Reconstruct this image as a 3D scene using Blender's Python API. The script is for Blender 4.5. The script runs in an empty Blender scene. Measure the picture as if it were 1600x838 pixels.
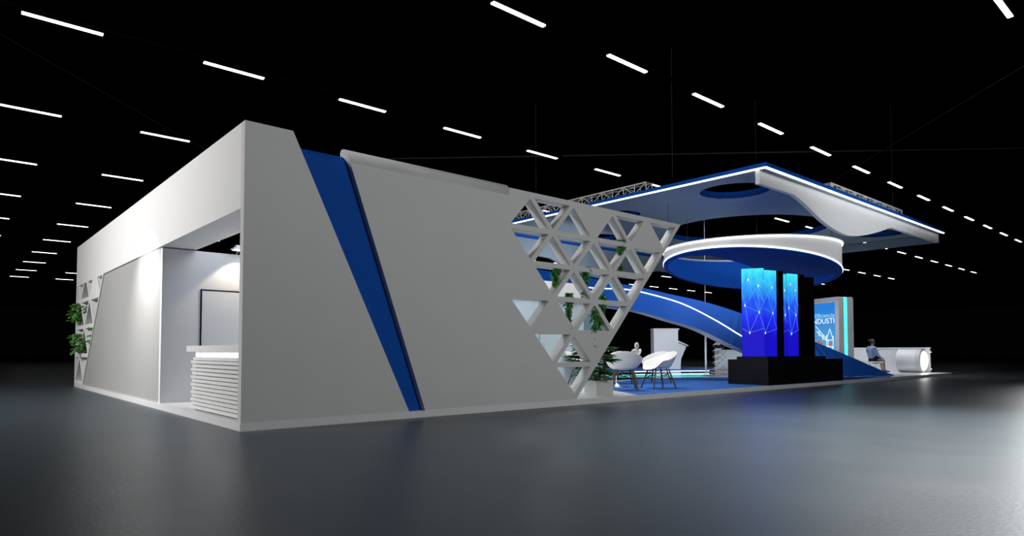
import bpy, bmesh, math, random
from mathutils import Vector, Matrix
from mathutils.geometry import tessellate_polygon
random.seed(7)
S = bpy.context.scene
COL = S.collection
# ------------------------------------------------------------------ camera
# stand axes: X runs along the long front, Y into the stand, near corner of the platform at 0,0
CAM = Vector((-2.80, -8.31, 1.0)); FPX = 1020.2; PITCH = 0.03652; YAW = 0.71726; PY = 511.1
cd = bpy.data.cameras.new('camera'); cam = bpy.data.objects.new('camera', cd); COL.objects.link(cam)
cam.location = CAM; cam.rotation_euler = (math.pi/2+PITCH, 0, -YAW)
cd.sensor_width = 36; cd.lens = FPX*36/1600; cd.shift_y = (PY-419)/1600; cd.clip_end = 600; cd.clip_start = .05
S.camera = cam
S.view_settings.view_transform = 'Standard'; S.view_settings.look = 'None'
S.view_settings.gamma = 1; S.view_settings.use_curve_mapping = False
S.view_settings.exposure = 0.0
# ------------------------------------------------------------------ world and lights
w = bpy.data.worlds.new('hall_dark'); S.world = w; w.use_nodes = True
w.node_tree.nodes['Background'].inputs[0].default_value = (.5, .6, .8, 1)
w.node_tree.nodes['Background'].inputs[1].default_value = 0.001
def aim(o, target):
    o.rotation_euler = (Vector(target)-o.location).to_track_quat('-Z', 'Y').to_euler()
def area(name, loc, target, sx, sy, power, color=(1, 1, 1), spread=180):
    l = bpy.data.lights.new(name, 'AREA'); l.shape = 'RECTANGLE'; l.size = sx; l.size_y = sy
    l.energy = power; l.color = color; l.spread = math.radians(spread)
    o = bpy.data.objects.new(name, l); COL.objects.link(o); o.location = loc; aim(o, target); return o
def spot(name, loc, target, power, angle=60, color=(1, 1, 1), blend=.4, size=.08):
    l = bpy.data.lights.new(name, 'SPOT'); l.energy = power; l.spot_size = math.radians(angle)
    l.spot_blend = blend; l.color = color; l.shadow_soft_size = size
    o = bpy.data.objects.new(name, l); COL.objects.link(o); o.location = loc; aim(o, target); return o
area('hall_flood_left', (-14, 5, 8.5), (0, 6.5, 2.5), 4, 3, 720, (1, .985, .97), 80)
area('added_fill_front', (4, -15, 8.0), (9, 0, 2.0), 5, 3, 560, (.98, .99, 1), 140)  # added fill out of frame, brightens the front wall
area('added_floor_light_right', (28, -6.6, 6.5), (-3, -16, 1.0), 8, 7, 150, (1, 1, 1), 60)  # added off-frame light, makes the bright floor reflection at right
area('added_fascia_fill', (20, -5, 3.0), (20, .2, 5.6), 8, .6, 70, (.93, .96, 1), 70)  # added fill in mid-air, lightens the canopy's front fascia
area('added_fill_carpet', (17.5, 3.5, 5.6), (17.5, 3.5, 0), 8, 4, 160, (.92, .96, 1), 110)  # added light without a fixture, brightens carpet and arch below the canopy
area('added_fill_lounge', (9.8, 2.4, 5.2), (9.8, 2.4, 0), 2.5, 2.5, 85, (1, .98, .95), 110)  # added fill hanging free over the chairs and table
area('added_fill_back_fascia', (17, 8.0, 4.4), (16, 12.4, 4.6), 6, 1, 90, (.85, .92, 1), 120)  # added light to lift the dim back fascia
area('added_fill_tall_block', (22, 8.2, 5.6), (24, 9.5, 1), 4, 2, 130, (.92, .96, 1), 100)  # added fill from above for the tall block at the back
area('added_fill_room', (6.5, 2.6, 3.4), (6.5, 2.2, 0), 4, 1.0, 60, (.9, .96, 1))  # added fill in front of the meeting room, no ceiling lamp here
area('added_fill_niche', (1.7, 2.2, 3.7), (1.6, 2.8, 0), 2, 1.5, 42, (.80, .88, 1))  # added cool fill, turns the niche wall bluish
area('added_soffit_bounce', (19.5, 5.0, .5), (19.5, 5.5, 6), 7, 4, 36, (.62, .80, 1))  # added light standing in for bluish bounce on the canopy underside
area('added_fill_end', (26, 2, 5.3), (27.6, 2.4, 0), 2, 2, 80, (.85, .90, 1), 110)  # added fixtureless fill for the bench and low wall end
spot('added_floor_spot_right', (11.2, -5.2, 9.4), (6.5, -6.2, 0), 10500, 58, (1, 1, 1), 1, 1.2)  # added unseen spot above the frame, brightens the hall floor
spot('panel_wash', (-1.0, 5.0, 2.85), (.03, 5.1, 2.15), 190, 110, (1, .99, .97), .7, .06)
# ------------------------------------------------------------------ pixel helper: ray of a photo pixel
_r = Vector((math.cos(YAW), -math.sin(YAW), 0))
_f = Vector((math.sin(YAW)*math.cos(PITCH), math.cos(YAW)*math.cos(PITCH), math.sin(PITCH)))
_u = _r.cross(_f)
def ray(px, py): return _f + (px-800)/FPX*_r - (py-PY)/FPX*_u
def at_z(px, py, z): d = ray(px, py); return CAM+d*((z-CAM.z)/d.z)
def at_y(px, py, y): d = ray(px, py); return CAM+d*((y-CAM.y)/d.y)
def at_x(px, py, x): d = ray(px, py); return CAM+d*((x-CAM.x)/d.x)
def proj(p):
    d = Vector(p)-CAM; k = d.dot(_f)
    if k < .1: return None
    return 800+FPX*d.dot(_r)/k, PY-FPX*d.dot(_u)/k
# ------------------------------------------------------------------ materials
def mat(name, col, rough=.5, metal=0, spec=.5, noise=0, nscale=8, bump=0, bscale=60, emit=None, estr=0, trans=0, coat=0):
    m = bpy.data.materials.new(name); m.use_nodes = True; nt = m.node_tree; b = nt.nodes['Principled BSDF']
    b.inputs['Base Color'].default_value = (*col, 1); b.inputs['Roughness'].default_value = rough
    b.inputs['Metallic'].default_value = metal; b.inputs['Specular IOR Level'].default_value = spec
    b.inputs['Coat Weight'].default_value = coat; b.inputs['Transmission Weight'].default_value = trans
    if emit: b.inputs['Emission Color'].default_value = (*emit, 1); b.inputs['Emission Strength'].default_value = estr
    tc = nt.nodes.new('ShaderNodeTexCoord')
    if noise:
        n = nt.nodes.new('ShaderNodeTexNoise'); n.inputs['Scale'].default_value = nscale; n.inputs['Detail'].default_value = 3
        nt.links.new(tc.outputs['Object'], n.inputs['Vector'])
        r = nt.nodes.new('ShaderNodeValToRGB'); r.color_ramp.elements[0].position = .3; r.color_ramp.elements[1].position = .7
        r.color_ramp.elements[0].color = (*[c*(1-noise) for c in col], 1); r.color_ramp.elements[1].color = (*[min(1, c*(1+noise)) for c in col], 1)
        nt.links.new(n.outputs['Fac'], r.inputs['Fac']); nt.links.new(r.outputs['Color'], b.inputs['Base Color'])
    if bump:
        n = nt.nodes.new('ShaderNodeTexNoise'); n.inputs['Scale'].default_value = bscale; n.inputs['Detail'].default_value = 4
        nt.links.new(tc.outputs['Object'], n.inputs['Vector'])
        bp = nt.nodes.new('ShaderNodeBump'); bp.inputs['Strength'].default_value = bump; bp.inputs['Distance'].default_value = .01
        nt.links.new(n.outputs['Fac'], bp.inputs['Height']); nt.links.new(bp.outputs['Normal'], b.inputs['Normal'])
    return m
WHITE = mat('white_paint', (.76, .76, .76), .45, noise=.01, nscale=3)
LAMINATE = mat('light_grey_laminate', (.40, .40, .395), .34, noise=.01, nscale=3)
GREYP = mat('grey_white_panel', (.60, .60, .59), .5, noise=.012, nscale=2)
BLUE = mat('blue_panel', (.004, .078, .41), .7, spec=.1, noise=.02, nscale=3)
BLUED = mat('deep_blue_edge', (.012, .09, .36), .4)
CARPET = mat('blue_carpet', (.012, .13, .50), .75, noise=.05, nscale=40, bump=.2, bscale=300)
PLATW = mat('white_platform_laminate', (.74, .74, .75), .3, noise=.02, nscale=12)
GLOSSW = mat('glossy_white_floor', (.62, .66, .68), .08, noise=.02, nscale=5)
GLOSSD = mat('dark_glass_floor', (.06, .07, .08), .06)
BLACK = mat('black_laminate', (.004, .004, .005), .4, spec=.15, noise=.1, nscale=20)
BLACKG = mat('black_gloss', (.003, .003, .003), .12)
METAL = mat('truss_aluminium', (.70, .69, .67), .4, noise=.05)
CHROME = mat('polished_chrome', (.85, .85, .86), .08, metal=1)
DARKM = mat('dark_ceiling_metal', (.002, .002, .0022), .9, spec=0)
CABLE = mat('grey_steel_cable', (.04, .04, .042), .8, spec=.1)
LAMP = mat('lamp_diffuser', (.9, .9, .9), .5, emit=(1, .985, .95), estr=3.5)
LED = mat('white_led', (.9, .9, .9), .5, emit=(.95, .97, 1), estr=1.8)
CYAN = mat('cyan_led', (.1, .6, .6), .5, emit=(.05, .85, .8), estr=1.6)
CYANF = mat('cyan_floor_led', (.1, .6, .6), .5, emit=(.12, .8, .85), estr=.8)
DISC = mat('lit_disc', (.9, .9, .9), .5, emit=(1, 1, 1), estr=6)
ROOMW = mat('pale_blue_glazed_panel', (.50, .60, .66), .25, noise=.02)
TEAL = mat('teal_glass_panel', (.16, .26, .31), .1, noise=.05)
CHAIRW = mat('white_plastic_shell', (.80, .80, .79), .35)
WOOD = mat('dark_wood_leg', (.10, .065, .045), .5, noise=.25, nscale=30)
STONE = mat('pale_sculpture', (.55, .56, .50), .6, noise=.1, nscale=20)
PLANTER = mat('grey_planter', (.55, .55, .54), .5, noise=.02)
SOIL = mat('dark_soil', (.03, .022, .015), .9, bump=.5)
LEAF = mat('green_leaf', (.06, .24, .05), .45, noise=.45, nscale=9)
LEAF2 = mat('bright_green_leaf', (.07, .24, .04), .45, noise=.4, nscale=9)
DLEAF = mat('dark_palm_leaf', (.04, .14, .03), .4, noise=.5, nscale=6)
SKIN = mat('skin', (.42, .22, .15), .5)
SHIRT = mat('light_blue_shirt', (.30, .40, .66), .8, noise=.08, nscale=15)
SKIRT = mat('navy_skirt', (.012, .016, .04), .8)
HAIR = mat('brown_hair', (.045, .024, .018), .6, noise=.3, nscale=40)
SHOE = mat('black_shoe', (.01, .01, .01), .3)
# hall floor: polished dark concrete
FLOOR = bpy.data.materials.new('polished_dark_floor'); FLOOR.use_nodes = True
nt = FLOOR.node_tree; b = nt.nodes['Principled BSDF']; tc = nt.nodes.new('ShaderNodeTexCoord')
n1 = nt.nodes.new('ShaderNodeTexNoise'); n1.inputs['Scale'].default_value = .8; n1.inputs['Detail'].default_value = 5
nt.links.new(tc.outputs['Object'], n1.inputs['Vector'])
cr = nt.nodes.new('ShaderNodeValToRGB'); cr.color_ramp.elements[0].color = (.028, .040, .051, 1); cr.color_ramp.elements[1].color = (.036, .050, .062, 1)
nt.links.new(n1.outputs['Fac'], cr.inputs['Fac']); nt.links.new(cr.outputs['Color'], b.inputs['Base Color'])
mr = nt.nodes.new('ShaderNodeMapRange'); mr.inputs['To Min'].default_value = .34; mr.inputs['To Max'].default_value = .42
nt.links.new(n1.outputs['Fac'], mr.inputs['Value']); nt.links.new(mr.outputs['Result'], b.inputs['Roughness'])
n2 = nt.nodes.new('ShaderNodeTexNoise'); n2.inputs['Scale'].default_value = 30; n2.inputs['Detail'].default_value = 3
nt.links.new(tc.outputs['Object'], n2.inputs['Vector'])
bp = nt.nodes.new('ShaderNodeBump'); bp.inputs['Strength'].default_value = .16; bp.inputs['Distance'].default_value = .01
nt.links.new(n2.outputs['Fac'], bp.inputs['Height']); nt.links.new(bp.outputs['Normal'], b.inputs['Normal'])
b.inputs['Specular IOR Level'].default_value = .85; b.inputs['Specular Tint'].default_value = (.86, .95, 1, 1)
# ------------------------------------------------------------------ mesh helpers
def link(name, bm, m, parent=None, smooth=False):
    me = bpy.data.meshes.new(name); bmesh.ops.recalc_face_normals(bm, faces=bm.faces[:]); bm.to_mesh(me); bm.free()
    if smooth:
        for p in me.polygons: p.use_smooth = True
    for mm in (m if isinstance(m, (list, tuple)) else [m]): me.materials.append(mm)
    o = bpy.data.objects.new(name, me); COL.objects.link(o)
    if parent:
        o.parent = parent; o.matrix_parent_inverse = Matrix.Identity(4)
        if not parent.get('local'):
            o.location = -parent.location
    return o
def tag(o, label=None, cat=None, group=None, kind=None):
    if label: o['label'] = label
    if cat: o['category'] = cat
    if group: o['group'] = group
    if kind: o['kind'] = kind
    return o
def empty(name, loc, label, cat, group=None, rz=0, local=False):
    o = bpy.data.objects.new(name, None); COL.objects.link(o); o.location = loc; o.rotation_euler = (0, 0, rz); o.empty_display_size = .1
    if local: o['local'] = 1
    return tag(o, label, cat, group)
def copy_tree(o, parent=None):
    c = o.copy(); COL.objects.link(c); c.parent = parent
    for ch in list(o.children): copy_tree(ch, c)
    return c
def box(bm, x0, x1, y0, y1, z0, z1, M=None, bevel=0):
    g = bmesh.ops.create_cube(bm, size=1)['verts']
    for v in g:
        v.co = Vector(((x0+x1)/2+v.co.x*(x1-x0), (y0+y1)/2+v.co.y*(y1-y0), (z0+z1)/2+v.co.z*(z1-z0)))
        if M: v.co = M @ v.co
    if bevel:
        es = {e for v in g for e in v.link_edges}
        bmesh.ops.bevel(bm, geom=list(es), offset=bevel, segments=2, affect='EDGES', profile=.5)
    return g
def BX(*a, **k): bm = bmesh.new(); box(bm, *a, **k); return bm
def tube(bm, pts, r, n=8, cap=True):
    pts = [Vector(p) for p in pts]; rings = []
    rs = r if isinstance(r, (list, tuple)) else [r]*len(pts)
    prev = None
    for i, p in enumerate(pts):
        t = (pts[min(i+1, len(pts)-1)]-pts[max(i-1, 0)]).normalized()
        if prev is None:
            a = Vector((0, 0, 1)) if abs(t.z) < .9 else Vector((1, 0, 0))
            u = t.cross(a).normalized()
        else: u = (prev - t*prev.dot(t)).normalized()
        prev = u; v = t.cross(u)
        rings.append([bm.verts.new(p+(u*math.cos(k*2*math.pi/n)+v*math.sin(k*2*math.pi/n))*rs[i]) for k in range(n)])
    for a, b_ in zip(rings, rings[1:]):
        for k in range(n): bm.faces.new((a[k], a[(k+1) % n], b_[(k+1) % n], b_[k]))
    if cap: bm.faces.new(rings[0][::-1]); bm.faces.new(rings[-1])
def TB(pts, r, n=8): bm = bmesh.new(); tube(bm, pts, r, n); return bm
def lathe(bm, prof, c=(0, 0), n=24, M=None):
    rings = []
    for r, z in prof:
        rings.append([bm.verts.new((c[0]+r*math.cos(k*2*math.pi/n), c[1]+r*math.sin(k*2*math.pi/n), z)) for k in range(n)])
    for a, b_ in zip(rings, rings[1:]):
        for k in range(n): bm.faces.new((a[k], a[(k+1) % n], b_[(k+1) % n], b_[k]))
    bm.faces.new(rings[0][::-1]); bm.faces.new(rings[-1])
    if M:
        for rg in rings:
            for v in rg: v.co = M @ v.co
def slab(bm, outer, holes, f0, f1):
    """polygon with holes extruded between two placements f0(u,v) and f1(u,v)"""
    loops = [outer]+holes
    tri = tessellate_polygon([[Vector((u, v, 0)) for u, v in L] for L in loops])
    flat = [p for L in loops for p in L]
    A = [bm.verts.new(f0(u, v)) for u, v in flat]; B = [bm.verts.new(f1(u, v)) for u, v in flat]
    for t in tri:
        try: bm.faces.new([A[i] for i in t]); bm.faces.new([B[i] for i in t[::-1]])
        except ValueError: pass
    k = 0
    for L in loops:
        n = len(L)
        for i in range(n):
            a, c = k+i, k+(i+1) % n
            bm.faces.new((A[a], A[c], B[c], B[a]))
        k += n
def SLXZ(outer, holes, y0, y1): bm = bmesh.new(); slab(bm, outer, holes, lambda u, v: (u, y0, v), lambda u, v: (u, y1, v)); return bm
def SLYZ(outer, holes, x0, x1): bm = bmesh.new(); slab(bm, outer, holes, lambda u, v: (x0, u, v), lambda u, v: (x1, u, v)); return bm
def SLXY(outer, holes, z0, z1): bm = bmesh.new(); slab(bm, outer, holes, lambda u, v: (u, v, z0), lambda u, v: (u, v, z1)); return bm
def inset(tri, d):
    """inset a convex polygon by d"""
    n = len(tri); ar = sum(tri[i][0]*tri[(i+1) % n][1]-tri[(i+1) % n][0]*tri[i][1] for i in range(n))
    if ar < 0: tri = tri[::-1]
    out = []
    for i in range(n):
        p0, p1, p2 = [Vector(tri[j]) for j in ((i-1) % n, i, (i+1) % n)]
        e0 = (p1-p0).normalized(); e1 = (p2-p1).normalized()
        n0 = Vector((-e0.y, e0.x)); n1_ = Vector((-e1.y, e1.x))
        a = p0+n0*d; b_ = p1+n1_*d
        den = e0.x*e1.y-e0.y*e1.x; t = ((b_.x-a.x)*e1.y-(b_.y-a.y)*e1.x)/den
        q = a+e0*t; out.append((q.x, q.y))
    return out
def clip(poly, f):
    """keep the part where f(p) >= 0"""
    out = []
    for i in range(len(poly)):
        a, b_ = poly[i], poly[(i+1) % len(poly)]; fa, fb = f(a), f(b_)
        if fa >= 0: out.append(a)
        if fa*fb < 0:
            t = fa/(fa-fb); out.append((a[0]+(b_[0]-a[0])*t, a[1]+(b_[1]-a[1])*t))
    return out
def spline(pts, n=8):
    """Catmull-Rom through points"""
    P = [Vector(p) for p in pts]; P = [2*P[0]-P[1]]+P+[2*P[-1]-P[-2]]; out = []
    for i in range(1, len(P)-2):
        for k in range(n):
            t = k/n
            out.append(.5*((2*P[i])+(P[i+1]-P[i-1])*t+(2*P[i-1]-5*P[i]+4*P[i+1]-P[i+2])*t*t+(3*P[i]-P[i-1]-3*P[i+1]+P[i+2])*t**3))
    out.append(P[-2]); return out
def circle(cx, cy, r, n=48): return [(cx+r*math.cos(k*2*math.pi/n), cy+r*math.sin(k*2*math.pi/n)) for k in range(n)]
def noncyl(o): return o
# ------------------------------------------------------------------ the hall
f = link('floor', BX(-60, 160, -40, 160, -.2, 0), FLOOR); tag(f, kind='structure')
CEILM = mat('black_ceiling', (.0012, .0012, .0014), 1, spec=0)
c_ = link('ceiling', BX(-60, 160, -40, 160, 10.2, 10.4), CEILM); tag(c_, kind='structure')
for i, (a, b_) in enumerate([((-20, 42), (420, 290)), ((1700, 43), (1200, 343)), ((500, 250), (1700, 230)), ((1500, 0), (-100, 130))][:3]):
    p, q = at_z(*a, 9.9), at_z(*b_, 9.9)
    tag(link('ceiling_pipe', TB([p, q], .02 if i < 2 else .035, 6), CABLE),
        ['thin grey pipe crossing the black ceiling at upper left', 'thin grey pipe crossing the black ceiling at upper right', 'long grey pipe running level across the ceiling above the canopy'][i], 'pipe')
# ceiling strip lamps on a regular grid: spacing 3.556 m along a row, rows 6.72 m apart
rows = [-5.04+6.72*k for k in range(12)]
PROTO = empty('strip_lamp', (0, 0, 8.0), 'x', 'lamp', local=True)
link('lamp_housing', BX(-.02, 1.47, -.07, .07, .03, .1), DARKM, PROTO)
link('diffuser', BX(0, 1.45, -.05, .05, 0, .03), LAMP, PROTO)
first = True; lampn = 0
for ri, y in enumerate(rows):
    vis = []
    for k in range(-4, 19):
        x = 1.83+3.556*k
        a = proj((x, y, 8)); b_ = proj((x+1.45, y, 8))
        if not a or not b_: continue
        if max(a[0], b_[0]) < -5 or min(a[0], b_[0]) > 1605 or min(a[1], b_[1]) > 838 or max(a[1], b_[1]) < -5: continue
        vis.append((x, a, b_))
    for j, (x, a, b_) in enumerate(vis):
        o = PROTO if first else copy_tree(PROTO); first = False
        o.location = (x, y, 8.0); lampn += 1
        o['group'] = 'ceiling strip lamps'
        o['lampinfo'] = f'{ri},{j},{len(vis)}'
    if vis:
        bm = bmesh.new(); box(bm, vis[0][0]-1, vis[-1][0]+2.5, y-.03, y+.03, 8.1, 8.16)
        for j, (x, a, b_) in enumerate(vis):
            if j % 2 == 0: tube(bm, [(x-.4, y, 8.16), (x-.4, y, 10.2)], .008, 4)
        r_ = link('lamp_rail', bm, DARKM); tag(r_, 'dark hanging rail carrying the ' + ['nearest', 'second nearest', 'third', 'fourth', 'fifth', 'sixth', 'seventh', 'eighth', 'ninth', 'tenth', 'eleventh', 'farthest'][ri] + ' row of strip lamps', 'lamp rail', 'lamp rails under the ceiling')
ordw = ['nearest', 'second', 'third', 'fourth', 'fifth', 'sixth', 'seventh', 'eighth', 'ninth', 'tenth', 'eleventh', 'twelfth', 'thirteenth', 'fourteenth', 'fifteenth', 'sixteenth', 'seventeenth', 'eighteenth', 'nineteenth', 'twentieth', 'twenty-first', 'twenty-second', 'twenty-third']
for o in list(COL.objects):
    if 'lampinfo' in o:
        ri, j, n = map(int, o['lampinfo'].split(',')); del o['lampinfo']
        o['label'] = f'lit white strip lamp, {ordw[j] if j else "first"} from the left in the {ordw[ri]} row of ceiling lamps'
        o['group'] = f'strip lamps of the {ordw[ri]} ceiling row'
# ------------------------------------------------------------------ platform
PT = .1
pf = empty('platform', (0, 0, 0), 'low white exhibition stand platform edged in light grey on the dark hall floor', 'platform')
link('deck', BX(0, 28.2, 0, 13.5, 0, PT), PLATW, pf)
link('edge_trim', BX(-.012, 28.212, -.012, 0, 0, PT), PLATW, pf)
car = [(7.85, .02), (8.2, .55), (8.7, 1.35), (9.7, 2.5), (10.93, 3.4), (12.2, 4.1), (13.48, 4.5), (15.45, 4.45), (17.69, 3.95), (20, 3.2), (22.5, 2.4), (23.3, .9), (23.2, .5), (21.5, .02)]
link('blue_carpet', SLXY(car, [], PT-.004, PT+.0015), CARPET, pf)
gl = [(12.3, 4.5), (13.5, 4.75), (15.5, 4.7), (17.8, 4.2), (20.2, 3.6), (24, 3.4), (25, 8.0), (23, 9), (16, 8.5), (12.6, 7.5)]
link('glass_floor', SLXY(gl, [], PT-.004, PT+.0018), GLOSSD, pf)
link('back_carpet', SLXY([(20, 9.2), (27.4, 8.3), (27.4, 13), (18, 13)], [], PT-.004, PT+.001), CARPET, pf)
o = empty('cyan_light_strip', (15.7, 6.3, PT), 'cyan light strip lying in the glass floor behind the blue carpet', 'light strip')
p0 = at_z(946, 588.3, PT); p1 = at_z(1108, 587.3, PT)
link('light_strip', TB([(p0.x, p0.y, PT+.03), ((p0.x+p1.x)/2, (p0.y+p1.y)/2+.1, PT+.03), (p1.x, p1.y, PT+.03)], .022, 6), CYANF, o)
o = empty('low_rail', (20, 8, PT), 'low white glowing rail on short posts beyond the glass floor', 'rail')
q0 = at_z(990, 583.5, PT); q1 = at_z(1108, 582, PT)
rl = [q0.lerp(q1, t)+Vector((0, 0, .06)) for t in (0, .25, .5, .75, 1)]
link('rail_bar', TB(rl, .016, 8), LED, o)
for p in rl: link('post', TB([(p.x, p.y, PT), (p.x, p.y, p.z)], .012), METAL, o)
# ------------------------------------------------------------------ front wall (plane y=0)
fw = empty('front_wall', (0, 0, PT), 'tall light grey front wall with blue slash and openwork triangle lattice at its right end', 'display wall')
link('end_panel', SLXZ([(0, PT), (2.43, PT), (.62, 3.9), (0, 3.9)], [], 0, .12), GREYP, fw)
# blue slanted panel set back
bm = bmesh.new()
prof = [(.1, PT), (.1, 3.60), (.105, 3.66), (.125, 3.71), (.16, 3.74), (.21, 3.75), (.26, 3.75), (.26, PT)]
xa, xb = .3, 1.62
def blue_x(z, side): return (.45+(3.8-z)*.475) if side == 0 else (1.62+(3.8-z)*.355)
A = [bm.verts.new((blue_x(z, 0), y, z)) for y, z in prof]; B = [bm.verts.new((blue_x(z, 1), y, z)) for y, z in prof]
for i in range(len(prof)):
    j = (i+1) % len(prof); bm.faces.new((A[i], A[j], B[j], B[i]))
bm.faces.new(A[::-1]); bm.faces.new(B)
link('blue_slash_panel', bm, BLUE, fw)
# main panel with lattice
RZ = [3.72, 3.125, 2.53, 1.935, 1.34, .745, .15]; EX = 1.1
def nx(r, k): return 4.87+EX*k-(.55 if r % 2 else 0)+0
tris = []   # (row, points)
openT = []; filled = [('D', 0, 1), ('U', 0, 2), ('U', 3, 0)]
# down triangles: top edge nodes on row r, apex on row r+1; up triangles: apex on row r, base on row r+1
# first/last open column per band, found from the photo; boundary runs down both slanted sides
def left_lim(r): return [4.32, 4.32, 4.87, 4.42, 4.87, 5.42, 5.97][r]
bands = []
for r in range(6):
    za, zb = RZ[r], RZ[r+1]
    topn = [nx(r, k) for k in range(-1, 6)]; botn = [nx(r+1, k) for k in range(-1, 6)]
    rt = 9.27-.55*r    # right-most node on row r
    lt = [4.87, 4.32, 4.87, 4.32, 4.87, 5.42][r]
    lb = [4.32, 4.87, 5.42, 4.87, 5.42, 5.97][r]
    for x in topn:
        if x >= lt-.01 and x+EX <= rt+.01: openT.append(('D', r, x, [(x, za), (x+EX, za), (x+EX/2, zb)]))
    for x in topn:
        if x >= lt-.01 and x-EX/2 >= min(lb, lt)-.01 and x+EX/2 <= rt-.55+.01 and x <= rt-.01:
            openT.append(('U', r, x, [(x, za), (x-EX/2, zb), (x+EX/2, zb)]))
def is_fill(t, r, x):
    if t == 'D' and r == 0 and abs(x-5.97) < .1: return True
    if t == 'U' and r == 0 and abs(x-8.17) < .1: return True
    if t == 'U' and r == 3 and x < 5.6: return True
    if t == 'D' and r == 4 and abs(x-5.97) < .1: return True
    if t == 'U' and r == 2 and x < 4.9: return True
    if t == 'U' and r == 1 and x < 4.6: return True
    if t == 'U' and r == 4 and x < 5.1: return True
    return False
holes = [inset(p, .045) for t, r, x, p in openT if not is_fill(t, r, x)]
outer = [(2.71, PT), (6.02, PT), (5.97+.09, .15), (9.27+.10, 3.77), (4.38, 3.77), (4.38, 3.64), (1.44, 3.64)]
link('lattice_panel', SLXZ(outer, holes, 0, .2), GREYP, fw)
# rolled top edge
prof = [(0, 3.64), (-.004, 3.70), (.0, 3.74), (.012, 3.775), (.035, 3.805), (.07, 3.825), (.11, 3.83), (.16, 3.82), (.20, 3.79), (.22, 3.75), (.2, 3.64)]
bm = bmesh.new()
A = [bm.verts.new((1.44-(z-3.64)*.355, y, z)) for y, z in prof]; B = [bm.verts.new((4.38, y, z)) for y, z in prof]
for i in range(len(prof)-1): bm.faces.new((A[i], A[i+1], B[i+1], B[i]))
bm.faces.new(A[::-1]); bm.faces.new(B)
cap = link('rolled_cap', bm, GREYP, fw, smooth=False)
for p in cap.data.polygons:
    if len(p.vertices) == 4: p.use_smooth = True
# ------------------------------------------------------------------ left wall (plane x=0)
lw = empty('side_wall', (0, 7, PT), 'long white side wall with deep header beam, grey panel and planted lattice at the far end', 'display wall')
link('header_beam', BX(0, .58, .12, 13.5, 2.8, 3.9), WHITE, lw)
link('grey_panel', SLYZ([(4.22, PT), (12.1, PT), (9.43, 2.8), (4.22, 2.8)], [], .03, .2), LAMINATE, lw)
LZ = [3.05, 2.34, 1.63, .88, .15]; LE = 1.4
holes = []
for r in range(4):
    za, zb = LZ[r], LZ[r+1]; st = 9.2+.7*r
    for k in range(4):
        x = st+LE*k
        cand = [('D', [(x, za), (x+LE, za), (x+LE/2, zb)]), ('U', [(x+LE, za), (x+LE/2, zb), (x+1.5*LE, zb)])]
        for t, p in cand:
            if t == 'U' and r == 0 and k == 0: continue
            q = inset(p, .05); q = clip(q, lambda P: 2.79-P[1]); q = clip(q, lambda P: 13.42-P[0])
            if len(q) >= 3 and max(P[0] for P in q)-min(P[0] for P in q) > .1: holes.append(q)
link('lattice_panel', SLYZ([(12.1, PT), (13.5, PT), (13.5, 2.8), (9.43, 2.8)], holes, 0, .25), WHITE, lw)
# reception niche back wall with door outline, flood lamp
nb = empty('niche_wall', (1.6, 4.15, PT), 'pale inner wall with black framed door panel behind the slatted counter', 'partition wall')
link('wall_panel', BX(.03, 3.6, 4.12, 4.22, PT, 2.78), WHITE, nb)
fr = bmesh.new()
box(fr, .655, .675, 4.10, 4.12, PT, 2.1); box(fr, 1.625, 1.645, 4.10, 4.12, PT, 2.1); box(fr, .655, 1.645, 4.10, 4.12, 2.08, 2.1)
df = link('door_outline', fr, BLACK, nb)
link('door_leaf', BX(.68, 1.62, 4.105, 4.12, PT+.02, 2.075), WHITE, nb)
fl = empty('flood_lamp', (1.28, 3.95, 2.88), 'small white flood lamp perched above the inner wall behind the counter', 'lamp')
bm = bmesh.new(); box(bm, 1.13, 1.43, 3.82, 4.02, 2.84, 2.87); box(bm, 1.18, 1.38, 3.86, 3.98, 2.87, 2.92)
link('lamp_body', bm, CHAIRW, fl)
link('lamp_glass', BX(1.15, 1.41, 3.84, 4.0, 2.832, 2.84), LED, fl)
link('bracket', TB([(1.28, 4.0, 2.86), (1.28, 4.16, 2.80), (1.28, 4.17, 2.70)], .012), METAL, fl)
spot('flood_lamp_light', (1.28, 3.80, 2.80), (1.28, 4.15, 1.4), 28, 95, (1, .82, .6), .25, .03)
# counter
rc = empty('reception_counter', (.35, 1.4, PT), 'white reception counter with horizontal slats and glowing strip under its top', 'counter')
link('counter_core', BX(.15, .62, .2, 2.46, PT, .97), GREYP, rc)
link('worktop', BX(.06, .72, .14, 2.66, .985, 1.075), WHITE, rc)
link('light_strip', BX(.125, .15, .2, 2.40, .915, .975), LED, rc)
link('front_rail', BX(.10, .15, .14, 2.45, .86, .905), WHITE, rc)
for k in range(13):
    z = .13+k*.0565; d = .012 if k % 2 else 0
    link('slat', BX(.085+d, .15, .14, 2.50-d*2, z, z+.044), WHITE, rc)
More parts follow.
